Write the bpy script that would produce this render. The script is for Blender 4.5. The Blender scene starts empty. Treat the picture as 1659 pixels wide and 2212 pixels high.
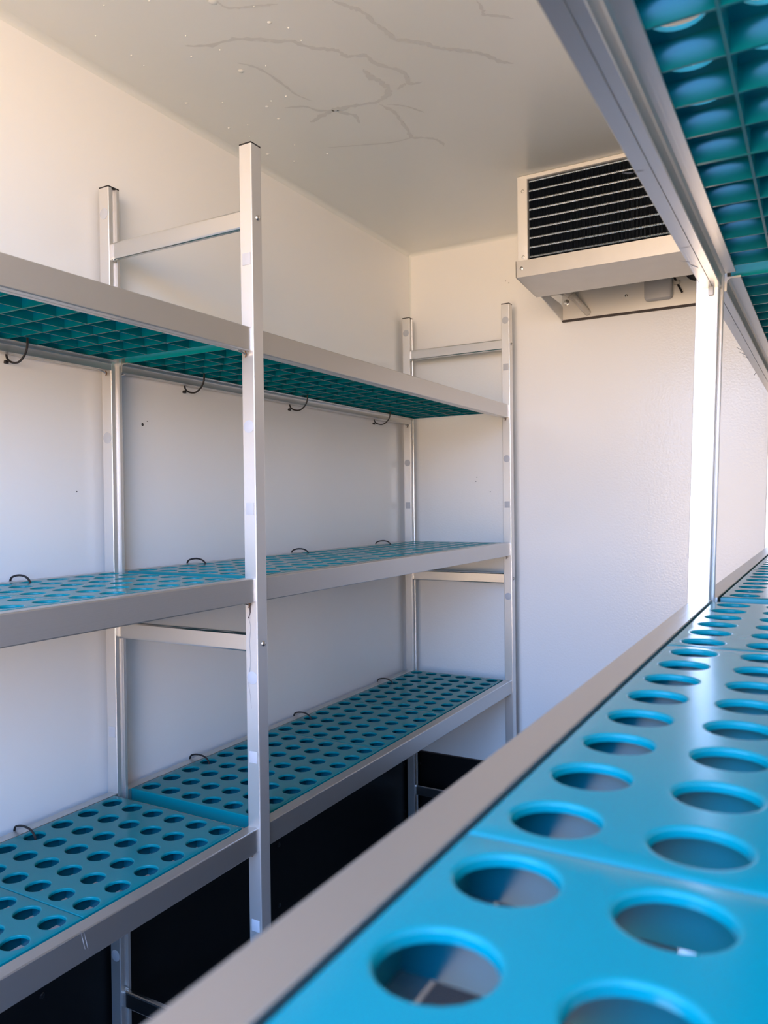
import bpy, bmesh, math, random
from mathutils import Vector, Matrix
random.seed(7)
C = bpy.context.scene
COL = C.collection
ZF = 0.09                      # survey heights minus floor level

# ------------------------------------------------------------------ camera
cam_d = bpy.data.cameras.new('camera'); cam = bpy.data.objects.new('camera', cam_d); COL.objects.link(cam)
yaw, pitch, roll, fpx = 0.515737, -0.0100932, -0.0121940, 1670.7
fw = Vector((-math.sin(yaw)*math.cos(pitch), math.cos(yaw)*math.cos(pitch), math.sin(pitch)))
r0 = Vector((math.cos(yaw), math.sin(yaw), 0)); u0 = r0.cross(fw)
rt = r0*math.cos(roll) + u0*math.sin(roll); up = u0*math.cos(roll) - r0*math.sin(roll)
M = Matrix((rt, up, -fw)).transposed().to_4x4()
M.translation = Vector((1.177058, 0.090847, 1.204048-ZF))
cam.matrix_world = M
cam_d.sensor_fit = 'HORIZONTAL'; cam_d.sensor_width = 36; cam_d.lens = fpx*36/1659
cam_d.clip_start = 0.01
cam_d.dof.use_dof = True; cam_d.dof.focus_distance = 1.45; cam_d.dof.aperture_fstop = 15
C.camera = cam

# ------------------------------------------------------------------ light
C.view_settings.view_transform = 'Standard'; C.view_settings.look = 'None'
C.view_settings.exposure = 0.0; C.view_settings.gamma = 1.0
C.view_settings.use_curve_mapping = False
C.cycles.use_denoising = True
C.cycles.max_bounces = 16; C.cycles.diffuse_bounces = 12; C.cycles.glossy_bounces = 6
C.cycles.caustics_reflective = False; C.cycles.caustics_refractive = False
C.cycles.sample_clamp_indirect = 6.0

W = bpy.data.worlds.new('outdoors'); C.world = W; W.use_nodes = True
nt = W.node_tree; nt.nodes.clear()
wo = nt.nodes.new('ShaderNodeOutputWorld'); bg = nt.nodes.new('ShaderNodeBackground')
tc = nt.nodes.new('ShaderNodeTexCoord'); sx = nt.nodes.new('ShaderNodeSeparateXYZ')
mr = nt.nodes.new('ShaderNodeMapRange'); mr.inputs['From Min'].default_value = -1; mr.inputs['From Max'].default_value = 1
cr = nt.nodes.new('ShaderNodeValToRGB')
SKY = [(-1.0, (.40, .28, .19)), (-0.42, (.40, .28, .19)), (-0.20, (.62, .44, .29)), (-0.08, (1.0, .71, .47)), (0.01, (1.0, .75, .53)),
       (0.07, (.52, .64, .90)), (0.16, (.26, .48, .93)), (0.40, (.18, .42, .95)), (1.0, (.16, .34, .85))]
SKY_STRENGTH = 16
e = cr.color_ramp.elements
e[0].position = 0; e[1].position = 1
for i, (s, c) in enumerate(SKY):
    el = e[0] if i == 0 else (e[len(e)-1] if i == len(SKY)-1 else e.new((s+1)/2))
    el.position = (s+1)/2; el.color = (*c, 1)
nt.links.new(tc.outputs['Generated'], sx.inputs[0]); nt.links.new(sx.outputs['Z'], mr.inputs['Value'])
nt.links.new(mr.outputs[0], cr.inputs[0]); nt.links.new(cr.outputs[0], bg.inputs[0])
bg.inputs[1].default_value = SKY_STRENGTH; nt.links.new(bg.outputs[0], wo.inputs[0])

DOOR = (0.36, 1.40, 0.0, 1.88, -0.16)     # x0, x1, z0, z1, y of the rear doorway
pl = bpy.data.lights.new('doorway_daylight', 'AREA'); pl.shape = 'RECTANGLE'
pl.size = DOOR[1]-DOOR[0]; pl.size_y = DOOR[3]-DOOR[2]; pl.cycles.is_portal = True
po = bpy.data.objects.new('doorway_daylight', pl); COL.objects.link(po)
po.location = ((DOOR[0]+DOOR[1])/2, DOOR[4], (DOOR[2]+DOOR[3])/2); po.rotation_euler = (math.radians(90), 0, 0)

# ------------------------------------------------------------------ materials
def mat(name, col, rough=.4, metal=0, spec=.5, coat=0, bump=None, brushed=None, vary=None, transl=0):
    m = bpy.data.materials.new(name); m.use_nodes = True
    n = m.node_tree.nodes; l = m.node_tree.links; b = n['Principled BSDF']
    b.inputs['Base Color'].default_value = (*col, 1); b.inputs['Roughness'].default_value = rough
    b.inputs['Metallic'].default_value = metal; b.inputs['Specular IOR Level'].default_value = spec
    b.inputs['Coat Weight'].default_value = coat
    t = n.new('ShaderNodeTexCoord')
    if vary:                                            # (scale, amount) faint blotches of the surface itself
        nz = n.new('ShaderNodeTexNoise'); nz.inputs['Scale'].default_value = vary[0]; nz.inputs['Detail'].default_value = 5
        mx = n.new('ShaderNodeMix'); mx.data_type = 'RGBA'
        mx.inputs['A'].default_value = (*[c*(1-vary[1]) for c in col], 1); mx.inputs['B'].default_value = (*[min(1, c*(1+vary[1])) for c in col], 1)
        l.new(t.outputs['Object'], nz.inputs['Vector']); l.new(nz.outputs['Fac'], mx.inputs['Factor']); l.new(mx.outputs['Result'], b.inputs['Base Color'])
    if bump:                                            # (scale, strength, distance)
        nz = n.new('ShaderNodeTexNoise'); nz.inputs['Scale'].default_value = bump[0]; nz.inputs['Detail'].default_value = 3
        bp = n.new('ShaderNodeBump'); bp.inputs['Strength'].default_value = bump[1]; bp.inputs['Distance'].default_value = bump[2]
        l.new(t.outputs['Object'], nz.inputs['Vector']); l.new(nz.outputs['Fac'], bp.inputs['Height']); l.new(bp.outputs[0], b.inputs['Normal'])
    if brushed:                                         # (scale vector, strength) fine lines along the extrusion
        mp = n.new('ShaderNodeMapping'); mp.inputs['Scale'].default_value = brushed[0]
        nz = n.new('ShaderNodeTexNoise'); nz.inputs['Scale'].default_value = 1.0; nz.inputs['Detail'].default_value = 2
        bp = n.new('ShaderNodeBump'); bp.inputs['Strength'].default_value = brushed[1]; bp.inputs['Distance'].default_value = .0004
        l.new(t.outputs['Object'], mp.inputs['Vector']); l.new(mp.outputs[0], nz.inputs['Vector'])
        l.new(nz.outputs['Fac'], bp.inputs['Height']); l.new(bp.outputs[0], b.inputs['Normal'])
    if transl:
        tr = n.new('ShaderNodeBsdfTranslucent'); tr.inputs[0].default_value = (*col, 1)
        ms = n.new('ShaderNodeMixShader'); ms.inputs[0].default_value = transl
        out = n['Material Output']; l.new(b.outputs[0], ms.inputs[1]); l.new(tr.outputs[0], ms.inputs[2]); l.new(ms.outputs[0], out.inputs[0])
    return m

M_WALL = mat('white_gelcoat_panel', (.94, .92, .89), .28, spec=.5, bump=(90, .05, .002))
M_BACK = mat('white_gelcoat_orange_peel', (.94, .92, .89), .16, spec=.28, bump=(170, .45, .0010))
M_CEIL = mat('white_gelcoat_ceiling', (.84, .84, .80), .28, spec=.5, bump=(60, .04, .002), vary=(5, .02))
M_FLOOR = mat('dark_floor', (.12, .12, .12), .6, bump=(200, .3, .001))
M_BLACK = mat('black_kick_plate', (.006, .006, .007), .45, spec=.25)
M_ALU_Y = mat('anodised_aluminium_beam', (.60, .585, .56), .36, metal=.92, brushed=((900, 3, 900), .25))
M_ALU_Z = mat('anodised_aluminium_post', (.78, .76, .73), .34, metal=.75, brushed=((900, 900, 3), .08))
M_ALU_X = mat('anodised_aluminium_rail', (.66, .66, .65), .20, metal=1.0, brushed=((3, 900, 900), .06))
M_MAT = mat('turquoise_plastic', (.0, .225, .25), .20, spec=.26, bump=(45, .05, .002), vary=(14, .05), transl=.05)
M_MATU = mat('turquoise_plastic_shaded_underside', (.0, .14, .18), .22, spec=.27, transl=.05)  # same plastic as the top, with underside shade put into a darker colour
M_CAP = mat('black_plastic', (.012, .010, .010), .5)
M_STEEL = mat('stainless_steel', (.55, .53, .50), .22, metal=1)
M_RUST = mat('rusty_steel', (.20, .11, .06), .7, metal=.3, vary=(300, .5))
M_STICK = mat('grey_plug', (.50, .51, .54), .35)
M_CASE = mat('white_lacquer', (.80, .77, .72), .35)
M_TRAY = mat('brushed_tray', (.62, .58, .52), .38, metal=.6, vary=(25, .06))
M_FIN = mat('black_coated_fin', (.006, .012, .022), .4, spec=.2)
M_TUBE = mat('bright_tube', (.85, .88, .90), .12, metal=1)
M_PIPE = mat('clear_plastic_pipe', (.62, .58, .52), .25, vary=(60, .1))
M_BOX = mat('grey_plastic', (.50, .50, .51), .45)
M_RUBBER = mat('dark_sealant', (.05, .035, .03), .7)
M_STAIN = mat('dried_water_stain', (.73, .725, .69), .45)
M_DROP = mat('water_drop', (.82, .82, .78), .18, spec=.5)
M_SPECK = mat('dirt_speck', (.05, .045, .04), .6)
M_GRIME = mat('brown_drip', (.10, .075, .07), .6)
M_MARK = mat('grey_scuff', (.36, .35, .36), .5)

# ------------------------------------------------------------------ mesh helpers
IDENT = lambda v: v
def finish(name, bm, m, parent=None, base=(0, 0, 0), smooth=35):
    bmesh.ops.remove_doubles(bm, verts=bm.verts, dist=1e-6)
    bmesh.ops.recalc_face_normals(bm, faces=bm.faces)
    me = bpy.data.meshes.new(name); b = Vector(base)
    for v in bm.verts: v.co -= b
    bm.to_mesh(me); bm.free(); me.materials.append(m)
    if smooth:
        me.shade_smooth(); me.set_sharp_from_angle(angle=math.radians(smooth))
    o = bpy.data.objects.new(name, me); COL.objects.link(o)
    if parent is not None: o.parent = parent
    else: o.location = b
    return o
def box(bm, x0, x1, y0, y1, z0, z1, bev=0, T=IDENT):
    r = bmesh.ops.create_cube(bm, size=1)
    for v in r['verts']:
        v.co = Vector((x0+(v.co.x+.5)*(x1-x0), y0+(v.co.y+.5)*(y1-y0), z0+(v.co.z+.5)*(z1-z0)))
    vs = r['verts']
    if bev:
        es = list({e for v in vs for e in v.link_edges})
        g = bmesh.ops.bevel(bm, geom=es, offset=bev, segments=2, affect='EDGES', profile=.5)
        vs = list({v for f in g['faces'] for v in f.verts} | {v for v in vs if v.is_valid})
    for v in vs: v.co = T(v.co)
def prism(bm, poly, axis, a, b, T=IDENT, capped=True):
    """extrude a closed 2-D outline along an axis ('y': poly=(x,z); 'z': (x,y); 'x': (y,z))"""
    def P(p, t): return Vector({'y': (p[0], t, p[1]), 'z': (p[0], p[1], t), 'x': (t, p[0], p[1])}[axis])
    va = [bm.verts.new(T(P(p, a))) for p in poly]; vb = [bm.verts.new(T(P(p, b))) for p in poly]; n = len(poly)
    for i in range(n): bm.faces.new((va[i], va[(i+1) % n], vb[(i+1) % n], vb[i]))
    if capped: bm.faces.new(va); bm.faces.new(vb[::-1])
def tube(bm, pts, r, seg=10, closed=False, T=IDENT):
    pts = [Vector(p) for p in pts]; rings = []; n = len(pts); prev = None
    for i, p in enumerate(pts):
        a = pts[(i-1) % n] if (closed or i > 0) else p; b = pts[(i+1) % n] if (closed or i < n-1) else p
        d = (b-a).normalized()
        ref = prev if prev is not None else (Vector((0, 1, 0)) if abs(d.y) < .9 else Vector((1, 0, 0)))
        s = d.cross(ref).normalized(); t = s.cross(d).normalized(); prev = t
        rr = r[i] if isinstance(r, (list, tuple)) else r
        rings.append([bm.verts.new(T(p + (s*math.cos(k*2*math.pi/seg)+t*math.sin(k*2*math.pi/seg))*rr)) for k in range(seg)])
    m = n if closed else n-1
    for i in range(m):
        A, B = rings[i], rings[(i+1) % n]
        for k in range(seg): bm.faces.new((A[k], A[(k+1) % seg], B[(k+1) % seg], B[k]))
    if not closed: bm.faces.new(rings[0][::-1]); bm.faces.new(rings[-1])
def lathe(bm, prof, centre, axis, seg=18, T=IDENT):
    """prof: (radius, height) list along the axis unit vector"""
    ax = Vector(axis).normalized(); s = ax.orthogonal().normalized(); t = ax.cross(s); c = Vector(centre); rings = []
    for r, h in prof:
        rings.append([bm.verts.new(T(c+ax*h+(s*math.cos(k*2*math.pi/seg)+t*math.sin(k*2*math.pi/seg))*max(r, 1e-5))) for k in range(seg)])
    for A, B in zip(rings, rings[1:]):
        for k in range(seg): bm.faces.new((A[k], A[(k+1) % seg], B[(k+1) % seg], B[k]))
    bm.faces.new(rings[0][::-1]); bm.faces.new(rings[-1])
def smoothpath(pts, n=6):
    out = []; P = [Vector(p) for p in pts]
    for i in range(len(P)-1):
        a, b, c, d = P[max(i-1, 0)], P[i], P[i+1], P[min(i+2, len(P)-1)]
        for k in range(n):
            t = k/n
            out.append(.5*((2*b)+(c-a)*t+(2*a-5*b+4*c-d)*t*t+(3*b-a-3*c+d)*t**3))
    return out+[P[-1]]
def empty(name, loc):
    o = bpy.data.objects.new(name, None); o.empty_display_size = .05; COL.objects.link(o); o.location = loc; return o
def tag(o, label=None, cat=None, group=None, kind=None):
    if label: o['label'] = label
    if cat: o['category'] = cat
    if group: o['group'] = group
    if kind: o['kind'] = kind
    return o
BM = bmesh.new

# ------------------------------------------------------------------ room shell
YB, ZC, XR, YF = 2.3566, 2.0246-ZF, 1.432, -.16
ZK = .3894-ZF
def slab(name, m, *b):
    bm = BM(); box(bm, *b); o = finish(name, bm, m, smooth=0, base=((b[0]+b[1])/2, (b[2]+b[3])/2, b[4])); tag(o, kind='structure'); return o
wall_left = slab('wall_left', M_WALL, -.06, 0, YF-.06, YB+.06, 0, ZC)
wall_right = slab('wall_right', M_WALL, XR, XR+.06, YF-.06, YB+.06, 0, ZC)
wall_back = slab('wall_back', M_BACK, 0, XR, YB, YB+.06, 0, ZC)
ceiling = slab('ceiling', M_CEIL, -.06, XR+.06, YF-.06, YB+.06, ZC, ZC+.06)
floor = slab('floor', M_FLOOR, -.06, XR+.06, YF-.06, YB+.06, -.06, 0)
bm = BM()                                              # rear doorway surround, left side widened to dim the near left wall
box(bm, 0, DOOR[0], YF-.06, YF, 0, ZC); box(bm, DOOR[1], XR, YF-.06, YF, 0, ZC); box(bm, DOOR[0], DOOR[1], YF-.06, YF, DOOR[3], ZC)
box(bm, DOOR[0], .97, YF-.06, YF, 0, .46)  # unseen low panel added to hold warm ground light off the low shelves
box(bm, .97, DOOR[1], YF-.06, YF, 0, 1.04)             # unseen panel added to keep daylight from under the right middle shelf
tag(finish('wall_front', bm, M_WALL, smooth=0), kind='structure')
# rounded coves where the panels meet
def cove(name, A, B, d1, d2, r, parent):
    bm = BM(); A = Vector(A); B = Vector(B); d1 = Vector(d1); d2 = Vector(d2); ra = []; rb = []
    for k in range(7):
        t = k/6*math.pi/2
        off = d1*r*(1-math.sin(t))+d2*r*(1-math.cos(t))
        ra.append(bm.verts.new(A+off)); rb.append(bm.verts.new(B+off))
    ca = bm.verts.new(A); cb = bm.verts.new(B)
    for k in range(6): bm.faces.new((ra[k], ra[k+1], rb[k+1], rb[k]))
    bm.faces.new([ca]+ra); bm.faces.new(([cb]+rb)[::-1]); bm.faces.new((ca, ra[0], rb[0], cb)); bm.faces.new((ca, cb, rb[-1], ra[-1]))
    return tag(finish(name, bm, M_CEIL, base=A), kind='structure')
cove('trim_1', (0, YF, ZC), (0, YB, ZC), (1, 0, 0), (0, 0, -1), .012, None)
cove('trim_2', (0, YB, ZC), (XR, YB, ZC), (0, -1, 0), (0, 0, -1), .010, None)
cove('trim_3', (0, YB, ZK), (0, YB, ZC), (1, 0, 0), (0, -1, 0), .006, None)

# black kick plates with rivets
def rivet(c, ax, parent, base):
    bm = BM(); lathe(bm, [(.0052, 0), (.0052, .0012), (.0040, .0022), (.0022, .0026), (.0018, .0018), (0, .0018)], c, ax, 14)
    return finish('rivet', bm, M_BLACK_R, parent, base)
M_BLACK_R = mat('black_rivet', (.02, .02, .022), .3, metal=.4)
kick_left = slab('baseboard_left', M_BLACK, 0, .004, YF, YB, 0, ZK)
for y in (.946, 1.612, 2.273): rivet((.004, y, .366-ZF), (1, 0, 0), kick_left, kick_left.location); rivet((.004, y, .216-ZF), (1, 0, 0), kick_left, kick_left.location)
kick_back = slab('baseboard_back', M_BLACK, .004, XR-.004, YB-.004, YB, 0, ZK)
for x in (.019, .70): rivet((x, YB-.004, .348-ZF), (0, -1, 0), kick_back, kick_back.location); rivet((x, YB-.004, .200-ZF), (0, -1, 0), kick_back, kick_back.location)
kick_right = slab('baseboard_right', M_BLACK, XR-.004, XR, YF, YB, 0, ZK)
for kk, bb in ((kick_left, (0, .005, YF, YB, ZK, ZK+.003)), (kick_back, (.005, XR-.005, YB-.005, YB, ZK, ZK+.003))):
    bm = BM(); box(bm, *bb); finish('edge_sealant', bm, M_RUBBER, kk, kk.location, 0)

# ------------------------------------------------------------------ marks on the shell
def ribbon(name, paths, parent, zz, m, w0=.004):
    bm = BM()
    for pts, w in paths:
        P = smoothpath([(x, y, zz) for x, y in pts], 5); L = []; R = []
        for i, q in enumerate(P):
            d = (P[min(i+1, len(P)-1)]-P[max(i-1, 0)]); d.z = 0; d.normalize(); s = Vector((-d.y, d.x, 0))
            j = (random.random()-.5)*w*.9; k = w*1.5*(.35+.65*random.random())*min(1, (i+1)/4, (len(P)-i)/4)
            L.append(bm.verts.new(q+s*(k+j))); R.append(bm.verts.new(q+s*(-k+j)))
        for i in range(len(P)-1): bm.faces.new((L[i], L[i+1], R[i+1], R[i]))
    return finish(name, bm, m, parent, parent.location, 0)
def cam_to(axis, val, u, v):
    """where the survey ray through photo point (u, v) meets the plane axis = val"""
    d = fw + rt*((u-829.5)/fpx) - up*((v-1106)/fpx); c = M.translation; i = 'xyz'.index(axis)
    return c + d*((val-c[i])/d[i])
def crack(pts):
    return [tuple(cam_to('z', ZC, 400+x/1.952, y/1.952)[:2]) for x, y in pts]
V = [([(620, 0), (690, 30), (745, 45), (790, 90), (845, 130), (890, 165), (960, 172), (1020, 185), (1075, 205), (1150, 210), (1225, 220), (1290, 240), (1340, 262), (1385, 268)], .0042),
     ([(0, 195), (110, 190), (205, 165), (300, 165), (390, 172), (460, 175), (520, 198), (600, 207), (640, 212), (685, 237), (760, 232), (790, 262), (860, 285), (910, 300), (935, 325), (945, 350), (1000, 345)], .0040),
     ([(935, 350), (915, 360), (895, 378)], .003),
     ([(750, 290), (780, 325), (830, 350), (855, 378), (845, 405), (800, 430), (740, 440), (670, 455), (620, 465), (570, 490), (530, 515)], .0055),
     ([(420, 455), (500, 450), (560, 465), (620, 465)], .0035), ([(620, 465), (680, 478), (720, 490), (735, 520)], .004),
     ([(820, 440), (880, 470), (905, 505), (940, 550), (960, 580), (1020, 580), (1065, 592), (1095, 615)], .0038),
     ([(960, 580), (880, 598), (790, 608), (700, 615), (600, 622)], .002), ([(850, 440), (920, 445), (970, 460), (1010, 475)], .0022),
     ([(1230, 0), (1255, 40), (1260, 60), (1310, 65), (1385, 78)], .0028), ([(130, 0), (170, 30), (240, 30), (320, 22), (390, 15)], .0025),
     ([(220, 265), (300, 285), (400, 345), (470, 400), (540, 425)], .0025)]
ribbon('water_stain', [(crack(p), w) for p, w in V], ceiling, ZC-.0004, M_STAIN)
bm = BM()
for x, y, r in [(118, 8, .008), (235, 300, .006), (348, 650, .005), (345, 450, .004), (395, 500, .004), (185, 540, .003), (5, 435, .004), (355, 95, .004), (460, 680, .003), (600, 648, .003)] + [(random.uniform(-400, 500), random.uniform(0, 640), random.uniform(.0010, .0022)) for _ in range(26)]:
    q = cam_to('z', ZC, 400+x/1.952, y/1.952)
    if q.x > .03: lathe(bm, [(r, 0), (r*.8, .0009), (r*.4, .0016), (0, .0018)], (q.x, q.y, ZC), (0, 0, -1), 8)
finish('water_drop', bm, M_DROP, ceiling, ceiling.location)
def speck(parent, c, ax, r):
    bm = BM(); lathe(bm, [(r, 0), (r*.7, .0006), (0, .0008)], c, ax, 9); return finish('dirt_speck', bm, M_SPECK, parent, parent.location)
speck(wall_left, (0, 1.1964, 1.3686-ZF), (1, 0, 0), .0032); speck(wall_left, (0, 1.2087, 1.3761-ZF), (1, 0, 0), .0011); speck(wall_left, (0, 1.0377, 1.2336-ZF), (1, 0, 0), .0012)
for u, v in ((1092, 607), (1099, 611), (1030, 1031), (1028, 1040), (1059, 1062)):
    q = cam_to('y', YB, u, v); speck(wall_back, q, (0, -1, 0), .0014)

# ------------------------------------------------------------------ shelving
Y0, Y1, Y2 = -.1047, 1.0868, 2.2783
PB, PA = .0258, .0256
DEP = .36
ZT = 1.7977-ZF
LV = {'upper': 1.4958-ZF, 'middle': 1.0851-ZF, 'lower': .6738-ZF}
HB = .0392
RAILS = (1.6935-ZF, .9927-ZF, .3019-ZF); HR = .0315
LEAN, SUM = .0353, 1.4053

def post_outline(front):
    """square tube, rounded corners, slot on the face that looks into the shelf"""
    a, b, r = PA, PB, .0016; P = []
    # local u: 0 = inner (slotted) face ... a = plain face; v: 0..b along y
    for cx, cy, a0 in ((a-r, r, -90), (a-r, b-r, 0), (r, b-r, 90)):
        for k in range(4):
            t = math.radians(a0+k*30); P.append((cx+r*math.cos(t), cy+r*math.sin(t)))
    P += [(0, b*.74), (.0012, b*.72), (.0055, b*.72), (.0055, b*.32), (.0012, b*.32), (0, b*.30)]
    for k in range(4):
        t = math.radians(180+k*30); P.append((r+r*math.cos(t), r+r*math.sin(t)))
    return P
def add_post(root, T, base, x0, y, front, plugs, rails):
    """front posts have their plain face on the aisle (+x in left-rack terms)"""
    mx = (lambda u: x0+u) if front else (lambda u: x0+PA-u)
    bm = BM(); prism(bm, [(mx(u), y+v) for u, v in post_outline(front)], 'z', 0, ZT-.003, T)
    po = finish('post', bm, M_ALU_Z, root, base, 8)
    bm = BM(); box(bm, x0+.0002, x0+PA-.0002, y+.0002, y+PB-.0002, ZT-.003, ZT, .0007, T)
    cap = finish('end_cap', bm, M_CAP, po, (0, 0, 0)); fix_child(cap, base)
    cap['label'] = 'black plastic end cap'
    for shape, z in plugs:
        bm = BM(); cx = x0+PA/2+.0004; yy = y
        if shape == 'c':
            lathe(bm, [(.0105, 0), (.0105, .0003), (.0100, .0005), (0, .0005)], (cx, yy, z-ZF), (0, -1, 0), 24, T)
        else: box(bm, cx-.0083, cx+.0083, yy-.0005, yy, z-ZF-.0098, z-ZF+.0098, .0002, T)
        g = finish('adhesive_dot' if shape == 'c' else 'adhesive_square', bm, M_STICK, po, (0, 0, 0)); fix_child(g, base)
    if front:
        for zr in rails:
            bm = BM(); c = (x0+PA, y+PB*.55, zr-HR*.52)
            lathe(bm, [(.0046, -.001), (.0046, .0004), (.0042, .0016), (.0030, .0027), (.0019, .0031), (.0016, .0022), (0, .0022)], c, (1, 0, 0), 16, T)
            g = finish('bolt', bm, M_STEEL, po, (0, 0, 0)); fix_child(g, base); g['label'] = 'domed steel bolt'
    return po
def fix_child(o, base):
    for v in o.data.vertices: v.co -= Vector(base)
def beam_outline(h):
    """outer face at u=0, u grows towards the mats; w measured down from the top"""
    return [(0, -.0016), (.0005, -.0005), (.0016, 0), (.0213, 0), (.0220, -.0007), (.0220, -.0221), (.0370, -.0221), (.0374, -.0233), (.0370, -.0245),
            (.0262, -.0245), (.0240, -.0252), (.0226, -.0270), (.0220, -.0300), (.0220, -h+.0008), (.0212, -h), (.0136, -h), (.0132, -h+.0010), (.0126, -h+.0010), (.0122, -h), (.0014, -h), (.0004, -h+.0006), (0, -h+.0016)]
def add_beam(root, T, base, xo, sgn, ya, yb, z, plain):
    poly = [(xo+sgn*u, z+w) for u, w in beam_outline(HB)]
    bm = BM(); prism(bm, poly, 'y', ya, yb, T); o = finish('beam', bm, M_ALU_Y, root, base, 14)
    for ye, s in ((ya, 1), (yb, -1)):                  # sprung tab that locks the beam end on the post
        bm = BM(); cx = xo+sgn*.011
        if plain:
            box(bm, cx-.0030, cx+.0030, ye-.0002 if s > 0 else ye-.0050, ye+.0050 if s > 0 else ye+.0002, z-HB-.0095, z-HB+.0008, .0008, T)
            g = finish('locking_tab', bm, M_BOX, o, (0, 0, 0))
        else:
            tube(bm, [(cx-.002, ye+s*.018, z-HB+.0002), (cx-.001, ye+s*.010, z-HB-.0018), (cx+.0005, ye+s*.0038, z-HB-.0040)], [.0010, .0016, .0018], 8, False, T)
            g = finish('locking_tab', bm, M_STEEL, o, (0, 0, 0)); 
            bm = BM(); tube(bm, [(cx+.0008, ye+s*.0036, z-HB-.0002), (cx+.0012, ye+s*.0026, z-HB-.0042), (cx+.0002, ye+s*.0022, z-HB-.0068), (cx-.0016, ye+s*.0022, z-HB-.0092)], [.0013, .0015, .0011, .0006], 8, False, T)
            q = finish('rusty_tip', bm, M_RUST, o, (0, 0, 0)); fix_child(q, base); q['label'] = 'rusty tip of the locking tab'
        fix_child(g, base)
    return o
def add_rail(root, T, base, y, z):
    bm = BM(); box(bm, .012+PA-.004, .012+DEP-PA+.004, y+.0062, y+.0062+.0120, z-HR, z, .0034, T)
    o = finish('cross_rail', bm, M_ALU_X, root, base, 14)
    bm = BM(); box(bm, .012+PA-.0052, .012+PA+.0035, y+.0082, y+.0082+.0085, z-HR-.0008, z+.0006, .0008, T)   # fitting in the rear post's slot
    g = finish('rail_foot', bm, M_ALU_Z, o, (0, 0, 0)); fix_child(g, base)
    return o

XO_F, XO_R = .3678, .0162                              # outer faces of the aisle and wall beams
PL = {('f', 1): (('s', 1.608), ('c', 1.334), ('s', 1.199), ('c', .921), ('s', .790), ('s', .511)),
      ('r', 1): (('c', 1.747), ('c', 1.333), ('s', .787), ('c', .368)),
      ('f', 2): (('c', 1.747), ('s', 1.608), ('c', 1.335), ('s', 1.1985), ('c', .9245)),
      ('r', 2): (('c', 1.748), ('c', 1.335), ('s', 1.199)), ('f', 0): (), ('r', 0): ()}
def rack(label, right):
    def T(v):
        if not right: return Vector(v)
        x = SUM-v.x+LEAN*(v.z-(1.0851-ZF))
        if v.y > Y1+PB*.5: x += .003+.010*(v.y-Y1)
        return Vector((x, v.y, v.z))
    base = Vector((.192, (Y0+Y2)/2, 0)) if not right else Vector((SUM-.192, (Y0+Y2)/2, 0))
    root = empty('shelving_rack', base); tag(root, label, 'shelving rack')
    for i, y in enumerate((Y0, Y1, Y2)):
        add_post(root, T, base, .012+DEP-PA, y, True, () if right else PL['f', i], RAILS)
        add_post(root, T, base, .012, y, False, () if right else PL['r', i], RAILS)
        for z in RAILS: add_rail(root, T, base, y, z)
    for z in LV.values():
        for ya, yb in ((Y0+PB, Y1), (Y1+PB, Y2)):
            add_beam(root, T, base, XO_F-(.002 if right else 0), -1, ya, yb, z, right); add_beam(root, T, base, XO_R, 1, ya, yb, z, right)
    return root, T, base
rackL, TL, baseL = rack('silver aluminium shelving rack along the left wall with black-capped posts', False)
rackR, TR, baseR = rack('silver aluminium shelving rack at right, nearest the viewer, with one bright post', True)

# drips and scuffs on the metal
def strip(parent, base, pts, w, m, name, nrm=Vector((0, -1, 0))):
    bm = BM(); P = smoothpath(pts, 5); L = []; R = []
    for i, q in enumerate(P):
        d = (P[min(i+1, len(P)-1)]-P[max(i-1, 0)]).normalized(); s = d.cross(nrm).normalized()
        k = (w[min(i*len(w)//len(P), len(w)-1)])*.5
        L.append(bm.verts.new(q+s*k)); R.append(bm.verts.new(q-s*k))
    for i in range(len(P)-1): bm.faces.new((L[i], L[i+1], R[i+1], R[i]))
    o = finish(name, bm, m, parent, base, 0); return o
post_mid = [o for o in rackL.children if o.name.startswith('post')][2]
g = strip(post_mid, baseL, [cam_to('y', Y1-.0003, u, v) for u, v in ((539, 1302), (540, 1314), (540.5, 1322), (538.5, 1330), (537, 1336))], [.0045, .005, .003, .002, .002, .0035], M_GRIME, 'drip_stain')
strip(post_mid, baseL, [cam_to('y', Y1-.0003, u, v) for u, v in ((537, 1336), (541, 1352), (540, 1372), (539, 1390), (541, 1420), (540, 1445), (537, 1475), (541, 1505), (543, 1530))], [.0008, .0012, .0008, .0014, .0006], M_MARK, 'drip_stain')

M_SCRATCH = mat('bright_scratch', (.62, .62, .62), .4, metal=.3)
zb = LV['upper']-HB-.0002
for (u0, v0), (u1, v1) in (((1344, 374), (1368, 373)), ((1370, 372), (1391, 368)), ((1471, 536), (1490, 533)), ((1468, 563), (1491, 566)), ((1490, 571), (1508, 578)), ((1585, 700), (1592, 703)), ((1591, 750), (1603, 757)), ((1597, 760), (1611, 767)), ((1604, 768), (1617, 774)), ((1628, 812), (1634, 803))):
    p0 = cam_to('z', zb, u0, v0); p1 = cam_to('z', zb, u1, v1)
    strip(rackR, baseR, [p0, (p0+p1)/2+Vector((0, .0006, 0)), p1], [.0008, .0016, .0009], M_MARK, 'scuff', Vector((0, 0, 1)))
for (u0, v0), (u1, v1) in (((174, 2011), (184, 2051)), ((181, 2012), (190, 2050)), ((722, 1715), (724, 1728))):
    p0 = cam_to('x', XO_F+.0003, u0, v0); p1 = cam_to('x', XO_F+.0003, u1, v1)
    strip(rackL, baseL, [p0, (p0+p1)/2, p1], [.0004, .0012, .0006], M_SCRATCH, 'scuff', Vector((1, 0, 0)))

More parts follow.
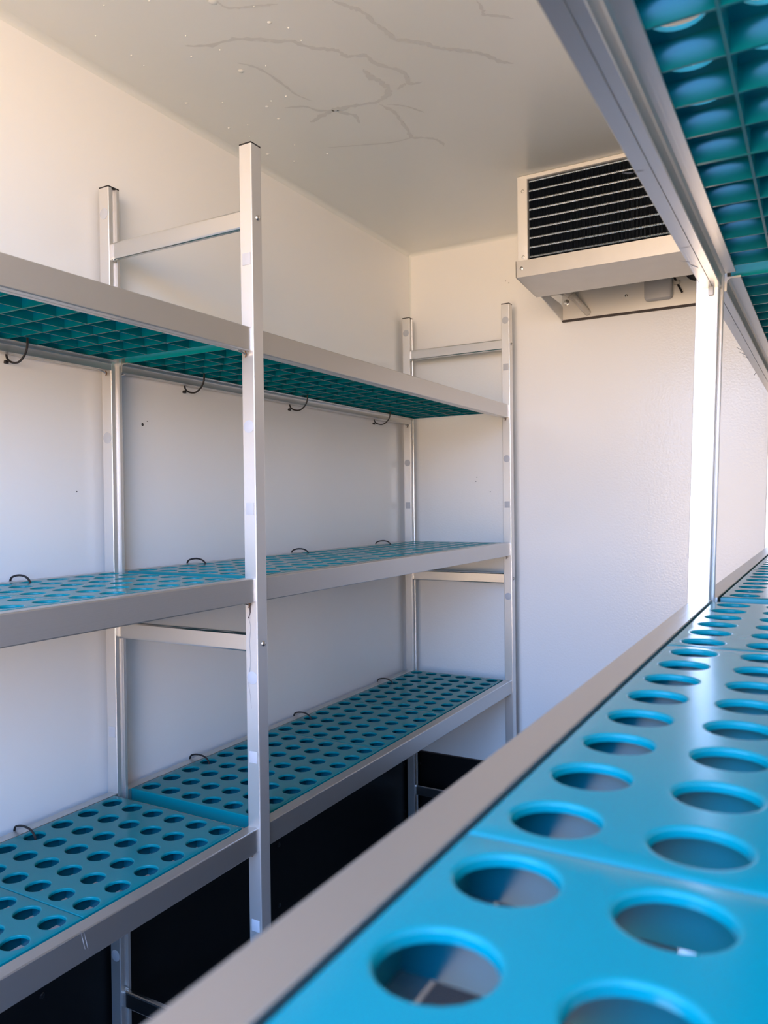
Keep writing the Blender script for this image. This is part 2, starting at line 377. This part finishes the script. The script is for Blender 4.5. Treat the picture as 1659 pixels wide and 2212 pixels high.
# ------------------------------------------------------------------ perforated shelf mats
PX, PY, MH, MT = .0503, .0527, .022, .0042
def mat_mesh(rows, cols=6):
    bm = BM(); n = 24
    ring = [(.0188, 0)]+[(.0185-.0018*math.sin(math.radians(a)), -.0018+.0018*math.cos(math.radians(a))) for a in range(0, 91, 15)]+[(.0166, -.0040)]
    for i in range(cols):
        for j in range(rows):
            cx = (i-(cols-1)/2)*PX; cy = (j-(rows-1)/2)*PY
            hx0 = PX/2-(.0004 if i == 0 else 0); 
            def sq(t, ax, ay):
                c, s = math.cos(t), math.sin(t); k = 1/max(abs(c), abs(s)); return cx+ax*c*k, cy+ay*s*k
            A = [2*math.pi*k/n for k in range(n)]
            loops = [[(*sq(t, PX/2, PY/2), 0) for t in A]]
            loops += [[(cx+r*math.cos(t), cy+r*math.sin(t), z) for t in A] for r, z in ring]
            loops += [[(*sq(t, PX/2-.0019, PY/2-.0019), -MT) for t in A], [(*sq(t, PX/2-.0011, PY/2-.0011), -MH) for t in A], [(*sq(t, PX/2, PY/2), -MH) for t in A]]
            V = [[bm.verts.new(p) for p in L] for L in loops]
            for A_, B_ in zip(V, V[1:]):
                for k in range(n): bm.faces.new((A_[k], A_[(k+1) % n], B_[(k+1) % n], B_[k]))
    bmesh.ops.remove_doubles(bm, verts=bm.verts, dist=1e-5)
    X, Y = cols*PX/2, rows*PY/2
    # outer skirt with a rounded upper rim
    on = lambda v: abs(abs(v.co.x)-X) < 1e-5 or abs(abs(v.co.y)-Y) < 1e-5
    order = lambda v: math.atan2(v.co.y/Y, v.co.x/X)
    top = sorted([v for v in bm.verts if on(v) and abs(v.co.z) < 1e-6], key=order)
    bot = sorted([v for v in bm.verts if on(v) and abs(v.co.z+MH) < 1e-6], key=order)
    rc = .0018; rings = [top]; P0 = [v.co.copy() for v in top]
    for a_ in (30, 60, 90):
        q = rc*(1-math.sin(math.radians(a_)))
        rings.append([bm.verts.new((max(-(X-q), min(X-q, p.x)), max(-(Y-q), min(Y-q, p.y)), -rc*(1-math.cos(math.radians(a_))))) for p in P0])
    for v in top: v.co.x = max(-(X-rc), min(X-rc, v.co.x)); v.co.y = max(-(Y-rc), min(Y-rc, v.co.y))
    rings.append(bot)
    for A_, B_ in zip(rings, rings[1:]):
        for k in range(len(A_)): bm.faces.new((A_[k], A_[(k+1) % len(A_)], B_[(k+1) % len(A_)], B_[k]))
    # hair gap so that neighbouring mats do not touch
    for v in bm.verts:
        v.co.y *= (Y-.0006)/Y
        v.co.z += MH                                   # origin at the underside
    bmesh.ops.recalc_face_normals(bm, faces=bm.faces)
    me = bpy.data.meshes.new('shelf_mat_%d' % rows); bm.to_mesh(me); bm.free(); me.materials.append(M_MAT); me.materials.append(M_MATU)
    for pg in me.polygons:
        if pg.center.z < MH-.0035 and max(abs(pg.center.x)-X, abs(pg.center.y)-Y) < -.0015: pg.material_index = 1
    me.shade_smooth(); me.set_sharp_from_angle(angle=math.radians(18)); return me
ME = {6: mat_mesh(6), 8: mat_mesh(8)}
BAYS = {'near': (1.0785, (6, 8, 8)), 'far': (2.2775, (8, 6, 8))}
ROWS = {}
def lay(rackT, right, shelf, bay, count, labels):
    y, rows = BAYS[bay]; sc = 1.0
    if right and bay == 'near': y, sc = 1.069, .9773
    for k, n in enumerate(rows[:count]):
        yc = y-n*PY*sc/2
        zt = LV[shelf]-.0221
        c = rackT(Vector((.0385+.151, yc, zt)))
        o = bpy.data.objects.new('shelf_mat', ME[n]); COL.objects.link(o); o.location = c; o.scale = (1, sc, 1)
        if right and bay == 'far': o.rotation_euler = (0, 0, -.010)
        tag(o, labels[k], 'shelf mat', 'turquoise perforated shelf mats')
        if not right:
          for j in range(n): ROWS.setdefault(bay, set()).add(round(yc+(j-(n-1)/2)*PY, 4))
        y -= n*PY*sc
S = 'turquoise perforated mat, '
for shelf, txt in (('upper', 'left rack top shelf, '), ('middle', 'left rack middle shelf, '), ('lower', 'left rack lowest shelf, ')):
    lay(TL, False, shelf, 'near', 2, [S+txt+'just left of the tall front post', S+txt+'cut by the left edge'])
    lay(TL, False, shelf, 'far', 3, [S+txt+'farthest, against the end wall', S+txt+'second from the end wall', S+txt+'right behind the tall post'])
lay(TR, True, 'middle', 'near', 3, [S+'right rack middle shelf, beside the bright post', S+'right rack middle shelf, large one across the lower right', S+'right rack middle shelf, blurred in the bottom corner'])
lay(TR, True, 'middle', 'far', 3, [S+'right rack middle shelf, farthest beyond the bright post', S+'right rack middle shelf, second from the end wall', S+'right rack middle shelf, first beyond the bright post'])
lay(TR, True, 'upper', 'near', 2, [S+'seen from below, right top shelf, by the bright post', S+'seen from below, right top shelf, upper right corner'])
lay(TR, True, 'upper', 'far', 3, [S+'seen from below, right top shelf, farthest back', S+'seen from below, right top shelf, second from end wall', S+'seen from below, right top shelf, first beyond bright post'])

# ------------------------------------------------------------------ cable ties holding the mats to the wall-side beams
def snap(bay, y): return min(ROWS[bay], key=lambda q: abs(q-y))
tie_pts = [(.0112, -.020), (.0128, .002), (.024, .0085), (.042, .0100), (.057, .0060), (.0650, -.004), (.0665, -.020), (.0650, -.034), (.0570, -.046), (.0430, -.0540), (.0270, -.0530), (.0150, -.046), (.0112, -.034)]
bm = BM()
tie_me = None
WH = {'upper': 'top', 'middle': 'middle', 'lower': 'lowest'}
for shelf in ('upper', 'middle', 'lower'):
    for bay, y, where in (('near', .8957, 'leftmost of the four'), ('far', 1.3054, 'second from left, before the tall post'), ('far', 1.6767, 'third from left'), ('far', 2.0958, 'nearest the end wall')):
        yy = snap(bay, y)
        if tie_me is None:
            bm = BM(); P = [Vector((x-.04, 0, z)) for x, z in tie_pts]
            n = len(P); Q = []
            for i in range(n):
                a, b, c, d = P[i-1], P[i], P[(i+1) % n], P[(i+2) % n]
                for k in range(4):
                    t = k/4; Q.append(.5*((2*b)+(c-a)*t+(2*a-5*b+4*c-d)*t*t+(3*b-a-3*c+d)*t**3))
            tube(bm, Q, .0018, 8, True)
            o = finish('cable_tie', bm, M_CAP, None, (0, 0, 0))
            bm = BM(); box(bm, -.0310, -.0255, -.0030, .0030, -.0535, -.0475, .0010); box(bm, -.0335, -.0305, -.0016, .0016, -.0525, -.0490, .0006)
            h = finish('tie_head', bm, M_CAP, o, (0, 0, 0)); tie_me = (o.data, h.data)
        else:
            o = bpy.data.objects.new('cable_tie', tie_me[0]); COL.objects.link(o)
            h = bpy.data.objects.new('tie_head', tie_me[1]); h.parent = o; COL.objects.link(h)
        o.location = (.04, yy, LV[shelf])
        tag(o, 'black cable tie on the left %s shelf beam, %s' % (WH[shelf], where), 'cable tie', 'black cable ties on the left rack')

# ------------------------------------------------------------------ evaporator unit under the ceiling
EX0, EX1, EY = .512, 1.00, 1.965
ZE = ZC
unit = empty('evaporator_unit', ((EX0+EX1)/2, YB, 1.737-ZF)); UB = unit.location.copy()
tag(unit, 'white ceiling-corner cooling unit with a black finned coil, drip tray and drain pipe', 'cooling unit')
gx0, gx1, gz0, gz1 = .5375, EX1-.028, 1.8119-ZF, 2.0140-ZF
bm = BM()                                              # casing: face frame, sides, roof
box(bm, EX0, gx0, EY, EY+.012, 1.800-ZF, ZE-.001, .0012); box(bm, gx1, EX1, EY, EY+.012, 1.800-ZF, ZE-.001, .0012)
box(bm, gx0-.001, gx1+.001, EY, EY+.012, gz1, ZE-.001, .0008)
prism(bm, [(EY+.008, 1.800-ZF), (EY+.008, ZE-.001), (YB, ZE-.001), (YB, 1.815-ZF), (2.20, 1.790-ZF)], 'x', EX0, EX0+.003)
prism(bm, [(EY+.008, 1.800-ZF), (EY+.008, ZE-.001), (YB, ZE-.001), (YB, 1.815-ZF), (2.20, 1.790-ZF)], 'x', EX1-.003, EX1)
casing = finish('casing', bm, M_CASE, unit, UB)
for z in (1.9857, 1.8207):
    bm = BM(); lathe(bm, [(.0042, -.0005), (.0042, .0004), (.0030, .0006), (.0026, -.0012), (0, -.0012)], (.5262, EY, z-ZF), (0, -1, 0), 16)
    g = finish('screw', bm, M_STEEL, casing, (0, 0, 0)); fix_child(g, UB)
bm = BM(); box(bm, gx0-.002, gx1+.002, EY+.060, EY+.066, gz0-.005, gz1+.002)
coil = finish('coil', bm, M_FIN, unit, UB, 0)
bm = BM(); nf = 150
for k in range(nf):
    x = gx0+.001+(gx1-gx0-.002)*k/(nf-1); box(bm, x-.00035, x+.00035, EY+.014, EY+.060, gz0, gz1)
g = finish('fin_pack', bm, M_FIN, coil, (0, 0, 0), 0); fix_child(g, UB)
for k in range(9):
    z = 2.0125-ZF-k*.02365
    bm = BM(); N_ = 260; tube(bm, [(gx0+(gx1-gx0)*q/N_, EY+.0135, z-.001) for q in range(N_+1)], [(.0038 if q % 2 else .0024) for q in range(N_+1)], 8)
    g = finish('coil_tube', bm, M_TUBE, coil, (0, 0, 0)); fix_child(g, UB); g['label'] = 'bright metal coil tube'
bm = BM()                                              # folded drip tray
ty, tz = 1.9544, 1.8095-ZF
prism(bm, [(ty, tz), (ty+.0015, tz), (ty+.0015, tz-.039), (2.1135, tz-.0515), (2.1135, tz-.030), (2.1150, tz-.030), (2.1150, tz-.0535), (ty, tz-.0410)], 'x', EX0-.002, EX1+.002)
for xa in (EX0-.002, EX1+.0005): prism(bm, [(ty, tz), (ty, tz-.041), (2.115, tz-.0535), (2.115, tz-.012)], 'x', xa, xa+.0015)
tray = finish('drip_tray', bm, M_TRAY, unit, UB, 20)
bm = BM(); lathe(bm, [(.0046, 0), (.0046, .0008), (.0030, .0016), (0, .0018)], (.5249, ty, 1.790-ZF), (0, -1, 0), 16)
g = finish('screw', bm, M_STEEL, tray, (0, 0, 0)); fix_child(g, UB)
bm = BM()                                              # back plate on the wall and side bracket
box(bm, EX0, EX1, YB-.012, YB-.0002, 1.740-ZF, ZE-.004, .001)
bp = finish('back_plate', bm, M_CASE, unit, UB)
bm = BM(); box(bm, EX0-.001, EX1, YB-.014, YB-.0002, 1.7355-ZF, 1.7400-ZF); g = finish('edge_sealant', bm, M_RUBBER, bp, (0, 0, 0), 0); fix_child(g, UB)
bm = BM()
prism(bm, [(2.10, 1.770-ZF), (YB-.012, 1.737-ZF), (YB-.012, 1.7790-ZF), (2.325, 1.7835-ZF), (2.225, 1.7845-ZF), (2.325, 1.8110-ZF), (YB-.012, 1.8140-ZF), (YB-.012, 1.835-ZF), (2.10, 1.835-ZF)], 'x', EX0, EX0+.002)
finish('side_bracket', bm, M_CASE, unit, UB, 0)
def flush_screw(x, z, r=.004):
    bm = BM(); lathe(bm, [(r, 0), (r, .0012), (r*.6, .0022), (0, .0023)], (x, YB-.012, z-ZF), (0, -1, 0), 14)
    g = finish('screw', bm, M_STEEL, bp, (0, 0, 0)); fix_child(g, UB)
flush_screw(.6968, 1.7865); flush_screw(.5255, 1.7905, .0085)
bm = BM()                                              # drain pipe elbow
tube(bm, smoothpath([(.534, YB-.052, 1.826-ZF), (.541, YB-.052, 1.812-ZF), (.551, YB-.050, 1.800-ZF)], 4), .0125, 14)
tube(bm, smoothpath([(.549, YB-.050, 1.802-ZF), (.566, YB-.046, 1.783-ZF), (.580, YB-.034, 1.764-ZF), (.588, YB-.013, 1.752-ZF)], 5), .0092, 14)
tube(bm, [(.553, YB-.049, 1.798-ZF), (.559, YB-.048, 1.791-ZF)], .0118, 14)
finish('drain_pipe', bm, M_PIPE, unit, UB)
bm = BM(); box(bm, .7500, .8230, YB-.042, YB-.0115, 1.7585-ZF, 1.850-ZF, .009)
finish('junction_box', bm, M_BOX, unit, UB)
bm = BM(); tube(bm, [(.823, YB-.016, 1.826-ZF), (.834, YB-.018, 1.800-ZF), (.8475, YB-.020, 1.772-ZF)], .0026, 8)
cb = finish('cable', bm, M_CAP, unit, UB)
bm = BM(); box(bm, .826, .842, YB-.024, YB-.0115, 1.796-ZF, 1.806-ZF, .002); g = finish('cable_clip', bm, M_PIPE, cb, (0, 0, 0)); fix_child(g, UB)
bm = BM(); lathe(bm, [(.036, 0), (.036, .010), (.030, .014), (0, .014)], (.888, YB-.012, 1.835-ZF), (0, -1, 0), 24)
finish('fan_grommet', bm, M_CAP, unit, UB)
